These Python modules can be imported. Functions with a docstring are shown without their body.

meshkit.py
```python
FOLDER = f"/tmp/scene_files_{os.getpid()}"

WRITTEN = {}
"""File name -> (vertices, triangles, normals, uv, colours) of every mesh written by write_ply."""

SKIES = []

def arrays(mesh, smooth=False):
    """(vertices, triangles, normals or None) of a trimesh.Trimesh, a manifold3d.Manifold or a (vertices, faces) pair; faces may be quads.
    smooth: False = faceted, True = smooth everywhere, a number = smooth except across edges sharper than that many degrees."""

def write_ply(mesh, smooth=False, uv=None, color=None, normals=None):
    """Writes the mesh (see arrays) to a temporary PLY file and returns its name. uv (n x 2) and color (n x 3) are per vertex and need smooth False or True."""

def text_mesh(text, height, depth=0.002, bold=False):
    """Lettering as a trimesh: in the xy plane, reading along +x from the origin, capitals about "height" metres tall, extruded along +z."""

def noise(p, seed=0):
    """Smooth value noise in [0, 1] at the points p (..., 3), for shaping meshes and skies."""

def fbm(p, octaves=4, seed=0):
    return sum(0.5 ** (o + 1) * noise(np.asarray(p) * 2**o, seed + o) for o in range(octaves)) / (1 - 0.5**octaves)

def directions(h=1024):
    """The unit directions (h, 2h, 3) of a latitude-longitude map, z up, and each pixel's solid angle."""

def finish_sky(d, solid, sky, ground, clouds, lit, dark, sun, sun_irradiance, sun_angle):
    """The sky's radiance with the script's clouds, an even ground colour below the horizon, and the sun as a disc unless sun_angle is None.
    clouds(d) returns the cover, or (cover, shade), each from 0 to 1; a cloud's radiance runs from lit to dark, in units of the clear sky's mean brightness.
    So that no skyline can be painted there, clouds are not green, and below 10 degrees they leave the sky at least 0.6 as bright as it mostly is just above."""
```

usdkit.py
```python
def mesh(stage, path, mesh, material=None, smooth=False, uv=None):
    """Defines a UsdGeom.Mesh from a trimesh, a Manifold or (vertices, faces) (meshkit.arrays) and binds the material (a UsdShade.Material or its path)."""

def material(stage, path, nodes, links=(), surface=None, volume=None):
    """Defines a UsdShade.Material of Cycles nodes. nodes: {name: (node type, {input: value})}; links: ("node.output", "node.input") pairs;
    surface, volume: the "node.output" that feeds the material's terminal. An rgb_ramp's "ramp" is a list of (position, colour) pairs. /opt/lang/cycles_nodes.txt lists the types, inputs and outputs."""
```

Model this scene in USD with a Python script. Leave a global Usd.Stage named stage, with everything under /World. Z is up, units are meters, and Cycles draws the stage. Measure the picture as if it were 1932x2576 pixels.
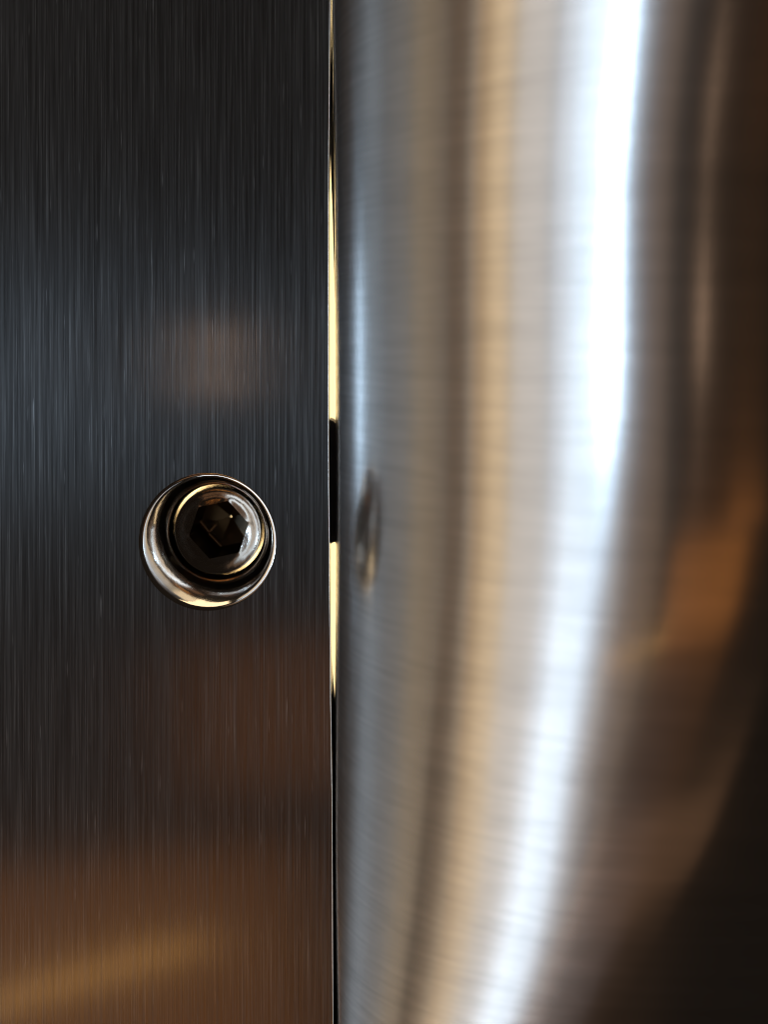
import math, numpy as np, usdkit
import manifold3d as m3
from pxr import Usd, UsdGeom, UsdLux, UsdShade, Gf, Sdf

stage = Usd.Stage.CreateInMemory()
UsdGeom.SetStageUpAxis(stage, UsdGeom.Tokens.z)
UsdGeom.SetStageMetersPerUnit(stage, 1.0)
UsdGeom.Xform.Define(stage, '/World')
UsdGeom.Scope.Define(stage, '/World/Looks')

# ------------------------------------------------------------------ camera (macro, 120 mm in front of the plate)
D = 0.12
S = 0.066 / 1932                     # metres on the plate for one unit of the measuring grid (1932 x 2576)
cam = UsdGeom.Camera.Define(stage, '/World/camera')
cam.CreateHorizontalApertureAttr(36.0)
cam.CreateVerticalApertureAttr(48.0)
cam.CreateFocalLengthAttr(36.0 * D / 0.066)
cam.CreateFStopAttr(17.0)
cam.CreateFocusDistanceAttr(D + 0.0005)
cam.CreateClippingRangeAttr(Gf.Vec2f(0.01, 50))
cam.CreateExposureAttr(0.0)
EYE = 850                            # the lens axis stands a little above the middle of the picture
ZC = (1288 - EYE) * S
cam.CreateVerticalApertureOffsetAttr(-(1288 - EYE) * 36.0 / 1932)
cam.AddTranslateOp().Set(Gf.Vec3d(0, -D, ZC))
cam.AddRotateXOp().Set(90.0)

def P(px, py, y=0.0):                # measured position -> point at depth y
    k = S * (D + y) / D
    return np.array([(px - 966) * k, y, ZC + (EYE - py) * k])

# ------------------------------------------------------------------ lamps
dome = UsdLux.DomeLight.Define(stage, '/World/dim_room_light')
dm = usdkit.material(stage, '/World/Looks/dim_room', {'b': ('background_shader', {'color': (1.0, 0.72, 0.52), 'strength': 0.012})}, surface='b.background')
UsdShade.MaterialBindingAPI.Apply(dome.GetPrim()).Bind(dm)

def lamp(name, pos, target, w, h, color, intensity, roll=0.0):
    l = UsdLux.RectLight.Define(stage, '/World/' + name)
    l.CreateWidthAttr(w); l.CreateHeightAttr(h)
    l.CreateColorAttr(Gf.Vec3f(*color)); l.CreateIntensityAttr(intensity)
    pos, target = np.array(pos, float), np.array(target, float)
    zax = pos - target; zax /= np.linalg.norm(zax)
    up = np.array([0, 0, 1.0]) if abs(zax[2]) < .95 else np.array([0, 1.0, 0])
    x = np.cross(up, zax); x /= np.linalg.norm(x)
    yv = np.cross(zax, x)
    c, s_ = math.cos(roll), math.sin(roll)
    x, yv = c * x + s_ * yv, -s_ * x + c * yv
    M = Gf.Matrix4d(*x, 0, *yv, 0, *zax, 0, *pos, 1)
    l.AddTransformOp().Set(M)
    return l

def polar(az, el, r):                # az: degrees to the left of the camera-facing direction, el: degrees up
    a, e = math.radians(az), math.radians(el)
    return np.array([-math.sin(a) * math.cos(e) * r, -math.cos(a) * math.cos(e) * r, math.sin(e) * r])

def mirrored(px, py, L):             # where a lamp at y = -L stands to be mirrored by the plate at this spot
    k = S * (D + L) / D
    return np.array([(px - 966) * k, -L, ZC + (EYE - py) * k]), k

O = (0, 0, 0)
lamp('window_light', polar(50, -25, 1.6), O, 0.22, 8.0, (0.76, 0.88, 1.0), 1.75)
lamp('curtain_light', polar(56.2, -25, 1.62), O, 0.16, 8.0, (0.86, 0.92, 1.0), 1.15)
lamp('curtain_light_001', polar(44.3, -25, 1.62), O, 0.12, 8.0, (0.80, 0.88, 1.0), 0.9)
lamp('window_frame_light', polar(39.8, -25, 1.64), O, 0.13, 8.0, (1.0, 0.88, 0.80), 0.32)
lamp('far_window_light', polar(42, -1.5, 1.5), O, 0.12, 0.23, (0.54, 0.76, 1.0), 19.0)
lamp('pale_room_light', polar(65.2, -8, 1.6), O, 0.32, 5.0, (1.0, 0.93, 0.86), 0.85)
lamp('warm_side_light', polar(75, -8, 1.5), O, 0.19, 5.0, (1.0, 0.74, 0.45), 1.0)
lamp('dim_side_light', polar(81, -8, 1.6), O, 0.13, 5.0, (1.0, 0.66, 0.36), 0.55)
lamp('side_strip_light', polar(84.5, -8, 1.7), O, 0.03, 5.0, (1.0, 0.88, 0.76), 0.9)
lamp('brown_side_light', polar(90, -8, 1.7), O, 0.22, 5.0, (1.0, 0.62, 0.38), 0.15)
lamp('ceiling_light', polar(0, 78, 1.2), O, 1.3, 0.6, (1.0, 0.76, 0.46), 1.8)
lamp('brown_room_light', polar(33, -8, 1.7), O, 0.36, 5.0, (1.0, 0.62, 0.38), 0.15)
lamp('table_top_light', polar(5, -60, 0.9), O, 0.45, 0.2, (1.0, 0.5, 0.25), 0.17)
p, k = mirrored(240, 2720, 1.2)
lamp('table_glow', p, (p[0], 0, p[2]), 1150 * k, 1100 * k, (1.0, 0.34, 0.07), 0.37, math.radians(6))
p, k = mirrored(690, 1800, 1.25)
lamp('cupboard_glow', p, (p[0], 0, p[2]), 480 * k, 380 * k, (1.0, 0.34, 0.08), 0.27, math.radians(4))
p, k = mirrored(100, 2490, 0.17)
lamp('table_edge_light', p, (p[0], 0, p[2]), 850 * k, 42 * k, (1.0, 0.52, 0.14), 2.1, math.radians(17))
for name, py_ in (('warm_spot_light', 860), ('warm_spot_light_001', 960)):
    p, k = mirrored(540, py_, 0.2)
    spot = UsdLux.DiskLight.Define(stage, '/World/' + name)
    spot.CreateRadiusAttr(42 * k); spot.CreateColorAttr(Gf.Vec3f(1.0, 0.64, 0.42)); spot.CreateIntensityAttr(1.9)
    spot.AddTransformOp().Set(Gf.Matrix4d(1, 0, 0, 0, 0, 0, 1, 0, 0, -1, 0, 0, *p, 1))
# the lamp inside, behind the plate, that lights the wall seen through the slit
lamp('inner_lamp', (-0.045, 0.03, 0.0), (-0.006, 0.06, 0.0), 0.03, 0.16, (1.0, 0.82, 0.54), 10.0)

# ------------------------------------------------------------------ materials
mat = lambda n, nodes, links=(), surface='p.BSDF': usdkit.material(stage, '/World/Looks/' + n, nodes, links, surface=surface)
PLATE = mat('brushed_plate', {
    'g': ('geometry', {}),
    'm1': ('mapping', {'scale': (8500, 0.1, 90)}), 'n1': ('noise_texture', {'scale': 1.0, 'detail': 3.0, 'roughness': 0.6}),
    'm2': ('mapping', {'scale': (3600, 0.1, 26)}), 'n2': ('noise_texture', {'scale': 1.0, 'detail': 4.0, 'roughness': 0.65}),
    'add': ('mix_float', {'fac': 0.35}),
    'b': ('bump', {'strength': 0.8, 'distance': 0.000005}),
    'rr': ('map_range', {'from_min': 0.3, 'from_max': 0.7, 'to_min': 0.30, 'to_max': 0.36, 'clamp': True}),
    'tx': ('combine_xyz', {'x': 1.0, 'y': 0.0, 'z': 0.0}),
    'wide': ('glossy_bsdf', {'color': (0.27, 0.27, 0.27), 'roughness': 0.28, 'anisotropy': -0.65, 'distribution': 'ggx'}),
    'tight': ('glossy_bsdf', {'color': (0.23, 0.226, 0.222), 'roughness': 0.12, 'anisotropy': -0.3, 'distribution': 'ggx'}),
    'mix': ('mix_closure', {'fac': 0.30}), 'm3': ('mapping', {'rotation': (0, 0.06, 0), 'scale': (5200, 0.1, 240)}), 'n3': ('noise_texture', {'scale': 1.0, 'detail': 1.0}),
    'sr': ('rgb_ramp', {'ramp': [(0.0, (0, 0, 0)), (0.70, (0, 0, 0)), (0.82, (0.5, 0.5, 0.5))]}), 'sx': ('mix_color', {'blend_type': 'add', 'fac': 1.0}),
    'fr': ('fresnel', {'IOR': 1.55}), 'mix2': ('mix_closure', {}), 'coat': ('glossy_bsdf', {'color': (0.9, 0.9, 0.9), 'roughness': 0.16, 'distribution': 'ggx'}),
    'mf': ('map_range', {'from_min': 0.33, 'from_max': 0.67, 'to_min': 0.30, 'to_max': 0.62, 'clamp': True}),
    'cr': ('rgb_ramp', {'ramp': [(0.30, (0.10, 0.10, 0.10)), (0.55, (0.20, 0.199, 0.198)), (0.67, (0.36, 0.36, 0.356)), (0.76, (0.6, 0.6, 0.59))]}),
}, [('g.position', 'm1.vector'), ('g.position', 'm2.vector'), ('m1.vector', 'n1.vector'), ('m2.vector', 'n2.vector'),
    ('n1.fac', 'add.a'), ('n2.fac', 'add.b'), ('add.result', 'b.height'), ('n2.fac', 'rr.value'), ('rr.result', 'wide.roughness'),
    ('tx.vector', 'wide.tangent'), ('tx.vector', 'tight.tangent'), ('b.normal', 'wide.normal'), ('b.normal', 'tight.normal'),
    ('n2.fac', 'mf.value'), ('mf.result', 'mix.fac'), ('n1.fac', 'cr.fac'), ('cr.color', 'sx.a'), ('m3.vector', 'n3.vector'), ('g.position', 'm3.vector'), ('n3.fac', 'sr.fac'), ('sr.color', 'sx.b'), ('sx.result', 'wide.color'),
    ('b.normal', 'coat.normal'), ('fr.fac', 'mix2.fac'), ('mix.closure', 'mix2.closure1'), ('coat.BSDF', 'mix2.closure2'),
    ('tight.BSDF', 'mix.closure1'), ('wide.BSDF', 'mix.closure2')], 'mix2.closure')
TUBE = mat('brushed_tube', {
    'u': ('uvmap', {'attribute': 'st'}),
    'm1': ('mapping', {'scale': (4, 3000, 1)}), 'n1': ('noise_texture', {'scale': 1.0, 'detail': 3.0, 'roughness': 0.6}),
    'm2': ('mapping', {'scale': (2.0, 500, 1)}), 'n2': ('noise_texture', {'scale': 1.0, 'detail': 3.0, 'roughness': 0.6}),
    'add': ('mix_float', {'fac': 0.4}),
    'b': ('bump', {'strength': 0.5, 'distance': 0.00001}),
    'tz': ('combine_xyz', {'x': 0.0, 'y': 0.0, 'z': 1.0}),
    'wide': ('glossy_bsdf', {'color': (0.66, 0.65, 0.64), 'roughness': 0.25, 'anisotropy': -0.6, 'distribution': 'ggx'}),
    'tight': ('glossy_bsdf', {'color': (0.66, 0.65, 0.64), 'roughness': 0.165, 'anisotropy': 0.0, 'distribution': 'ggx'}),
    'mix': ('mix_closure', {'fac': 0.55}),
    'cr': ('rgb_ramp', {'ramp': [(0.36, (0.55, 0.545, 0.54)), (0.64, (0.72, 0.71, 0.70))]}),
}, [('u.UV', 'm1.vector'), ('u.UV', 'm2.vector'), ('m1.vector', 'n1.vector'), ('m2.vector', 'n2.vector'), ('n1.fac', 'add.a'), ('n2.fac', 'add.b'),
    ('add.result', 'b.height'), ('add.result', 'cr.fac'), ('cr.color', 'wide.color'), ('cr.color', 'tight.color'), ('tz.vector', 'wide.tangent'), ('tz.vector', 'tight.tangent'), ('b.normal', 'wide.normal'), ('b.normal', 'tight.normal'),
    ('tight.BSDF', 'mix.closure1'), ('wide.BSDF', 'mix.closure2')], 'mix.closure')
POLISHED = mat('polished_steel', {'p': ('principled_bsdf', {'metallic': 1.0, 'roughness': 0.10, 'base_color': (0.80, 0.77, 0.73)}),
    'g': ('geometry', {}), 'n': ('noise_texture', {'scale': 900.0, 'detail': 3.0}), 'b': ('bump', {'strength': 0.4, 'distance': 0.00003})},
    [('g.position', 'n.vector'), ('n.fac', 'b.height'), ('b.normal', 'p.normal')])
SCREW = mat('screw_steel', {'p': ('principled_bsdf', {'metallic': 1.0, 'roughness': 0.16, 'base_color': (0.50, 0.46, 0.41)}),
    'g': ('geometry', {}), 'n': ('noise_texture', {'scale': 1300.0, 'detail': 4.0}), 'b': ('bump', {'strength': 0.5, 'distance': 0.00005})},
    [('g.position', 'n.vector'), ('n.fac', 'b.height'), ('b.normal', 'p.normal')])
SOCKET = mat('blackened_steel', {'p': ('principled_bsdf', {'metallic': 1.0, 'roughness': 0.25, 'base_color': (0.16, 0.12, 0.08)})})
BURR = mat('bright_burr', {'p': ('principled_bsdf', {'metallic': 1.0, 'roughness': 0.4, 'base_color': (0.7, 0.62, 0.5)})})
RUBBER = mat('black_rubber', {'p': ('principled_bsdf', {'base_color': (0.006, 0.006, 0.007), 'roughness': 0.6})})
WALL = mat('cream_wall', {'p': ('principled_bsdf', {'base_color': (0.80, 0.72, 0.52), 'roughness': 0.9})})

# ------------------------------------------------------------------ helpers
def meta(prim, label=None, cat=None, kind=None, group=None):
    for k_, v in (('label', label), ('category', cat), ('kind', kind), ('group', group)):
        if v: prim.SetCustomDataByKey(k_, v)
    return prim
def thing(name, label, cat):
    return meta(UsdGeom.Xform.Define(stage, '/World/' + name).GetPrim(), label, cat)
def obj(name, mesh, m, parent=None, smooth=False, uv=None):
    base = str(parent.GetPath()) if parent else '/World'
    return usdkit.mesh(stage, base + '/' + name, mesh, m, smooth=smooth, uv=uv).GetPrim()
def prism(poly, y0, y1):             # polygon in the x-z plane, given depth range
    c = m3.CrossSection([np.asarray(poly, float)], m3.FillRule.NonZero).extrude(y1 - y0)
    return c.transform(np.array([[1, 0, 0, 0], [0, 0, 1, y0], [0, 1, 0, 0]], float))
def grid(rings, close=True):         # rings: list of (n,3) arrays -> quads
    n = len(rings[0]); v = np.vstack(rings); f = []
    for i in range(len(rings) - 1):
        for j in range(n if close else n - 1):
            a, b = i * n + j, i * n + (j + 1) % n
            f.append([a, b, b + n, a + n])
    return v, np.array(f)

# ------------------------------------------------------------------ wall behind the slit
meta(obj('wall', prism([(-.12, -.14), (.10, -.14), (.10, .14), (-.12, .14)], 0.062, 0.066), WALL), kind='structure', label='cream wall glowing in the narrow slit behind the steel')

# ------------------------------------------------------------------ flat brushed plate
HC = np.array([522.0, 1363.0])       # centre of the screw recess
EDGE = [(-500, 836), (0, 832), (500, 828), (1000, 828), (1400, 830), (1700, 833), (2000, 837), (2576, 839), (3100, 842)]   # (down, across) of the right edge
pys = np.linspace(-1500, 4100, 57)
edge = np.interp(pys, [e[0] for e in EDGE], [e[1] for e in EDGE])
B = 5                                # width of the rounded edge
poly = [P(x - B, y_)[[0, 2]] for x, y_ in zip(edge, pys)][::-1] + [P(-9000, pys[0])[[0, 2]], P(-9000, pys[-1])[[0, 2]]]
th = np.linspace(0, 2 * np.pi, 160, endpoint=False)
R_OUT = 172
def recess_ring(r, y):               # sheared recess: its deeper rings sit further up and right
    sh = y / 0.0030
    cx, cy = HC[0] + 14 * sh, HC[1] - 14 * sh
    return np.stack([(cx - 966 + r * np.cos(th)) * S, np.full(len(th), y), (1288 - cy + r * np.sin(th)) * S], 1)
plate = thing('steel_plate', 'flat dark panel of vertically brushed steel on the left, with one recessed screw', 'panel')
pl = prism(poly, 0, 0.002)
hole = m3.CrossSection([recess_ring(R_OUT, 0)[:, [0, 2]]], m3.FillRule.NonZero).extrude(.01).transform(np.array([[1, 0, 0, 0], [0, 0, 1, -.004], [0, 1, 0, 0]], float))
obj('front_sheet', pl - hole, PLATE, plate)
rings = []
for a in np.linspace(0, np.pi / 2, 9):
    rings.append(np.array([P(x - B + B * math.sin(a), y_) + [0, B * S * (1 - math.cos(a)), 0] for x, y_ in zip(edge, pys)]))
rings.append(np.array([P(x, y_) + [0, 0.002, 0] for x, y_ in zip(edge, pys)]))
obj('rounded_edge', grid(rings, False), POLISHED, plate, smooth=True)
prof = [(R_OUT + 1, -0.00002), (169, .00003), (165, .00012), (160, .00030), (152, .00068), (144, .00112), (136, .00164), (130, .0021), (125, .0026), (121, .0031), (119, .0036), (118, .0068)]
from scipy.interpolate import PchipInterpolator as PI
tt = np.arange(len(prof)); fr, fy = PI(tt, [q[0] for q in prof]), PI(tt, [q[1] for q in prof])
obj('screw_recess', grid([recess_ring(float(fr(t)), float(fy(t))) for t in np.linspace(0, len(prof) - 1, 90)][::-1]), POLISHED, plate, smooth=True)

# ------------------------------------------------------------------ hex socket screw in the recess
screw = thing('socket_screw', 'small shiny hex socket screw sunk in the round recess of the flat panel', 'screw')
rot = math.radians(42)
def hexring(r, y, n=160):
    a = (th - rot + np.pi / 6) % (np.pi / 3) - np.pi / 6
    rr = r * math.cos(np.pi / 6) / np.cos(a) 
    k = recess_ring(1, y); c = k.mean(0)
    return np.stack([c[0] + rr * np.cos(th) * S, np.full(len(th), y), c[2] + rr * np.sin(th) * S], 1)
head = [(112, .0068), (112, .0033), (111, .00308), (108, .00300), (104, .00303), (98, .00312), (92, .00323), (86, .00335)]
rings = [recess_ring(r, y) for r, y in head]
hx = hexring(79, .0035)
rings += [rings[-1] * (1 - t) + hx * t for t in (0.35, 0.7)] + [hx]
obj('head', grid(rings), SCREW, screw, smooth=35)
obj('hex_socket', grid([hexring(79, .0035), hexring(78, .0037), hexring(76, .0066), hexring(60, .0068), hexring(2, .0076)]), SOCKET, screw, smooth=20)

def burr(a, b, y):                   # small metal burrs on the floor of the socket
    pts = []
    for (x_, y_) in (a, b):
        q = P(340 + x_ / 4.484, 1180 + y_ / 4.484, y)
        for dx, dz_ in ((-1, -1), (1, -1), (1, 1), (-1, 1)):
            pts += [q + [dx * .00009, .0018, dz_ * .00009], q + [dx * .00003, 0, dz_ * .00003]]
    return m3.Manifold.hull_points(np.array(pts))
obj('burr', burr((735, 590), (830, 705), .0058), BURR, screw)
obj('burr_001', burr((905, 630), (845, 700), .0058), BURR, screw)
obj('burr_002', burr((835, 730), (970, 870), .0058), BURR, screw)

# ------------------------------------------------------------------ curved tube on the right
zz = np.linspace(.085, -.11, 260)     # heights above the lens axis
curve = lambda pts: PI(*np.array(pts).T)(zz)
RR = curve([(-.13, .008), (-.1, .009), (-.059, .0186), (-.03, .0284), (-.01, .0335), (.01, .0345), (.03, .038), (.09, .047)])
side = curve([(-.13, 830), (-.059, 835), (-.015, 845), (.012, 841), (.029, 836), (.09, 810)])
back = curve([(-.13, .006), (-.059, .003), (-.02, 0), (.09, 0)])
dz = zz[0] - zz[1]
ph = np.linspace(0, 2 * np.pi, 361)
rings, uv, run = [], [], 0.0
for i, z in enumerate(zz):
    t = np.array([(side[i] - 966) * S, D]); t /= np.linalg.norm(t)
    c = np.array([0, -D]) + t * ((D + .001 + back[i]) / t[1]) + np.array([t[1], -t[0]]) * RR[i]
    rings.append(np.stack([c[0] + np.where(np.sin(ph) > 0, 0.07, RR[i]) * np.sin(ph), c[1] + RR[i] * np.cos(ph), np.full(len(ph), ZC + z)], 1))
    uv.append(np.stack([ph, np.full(len(ph), run)], 1)); run += dz
v, f = grid(rings, False)
tube = obj('steel_tube', (v, f), TUBE, smooth=True, uv=np.vstack(uv))
meta(tube, 'thick curved tube of shiny brushed steel on the right, bending back towards its foot', 'tube')

# ------------------------------------------------------------------ dark strips and spacer in the slit
def slit_piece(name, pts, y0, y1, label, cat):
    meta(obj(name, prism([P(a, b, y0)[[0, 2]] for a, b in pts], y0, y1), RUBBER), label, cat)
slit_piece('rubber_strip', [(790, -900), (790, 290), (829, 300), (832, 420), (836, 520), (841, 700), (845, 830), (845.5, 830), (843, 640), (839, 320), (834, 0), (829, -900)][::-1], .0024, .0036,
           'thin black strip tapering downwards in the upper part of the slit', 'seal')
slit_piece('spacer_block', [(770, 1056), (829, 1056), (838, 1060), (845, 1066), (850, 1078), (875, 1085), (900, 1372), (848, 1368), (842, 1363), (834, 1366), (829, 1374), (770, 1374)][::-1], .0024, .0060,
           'short black block bridging the slit level with the screw', 'spacer')
slit_piece('rubber_strip_001', [(770, 1560), (829, 1570), (832, 1640), (837, 1710), (842, 1770), (846, 1812), (880, 1815), (905, 3500), (770, 3500)][::-1], .0024, .0036,
           'black strip closing the slit below the cream light', 'seal')
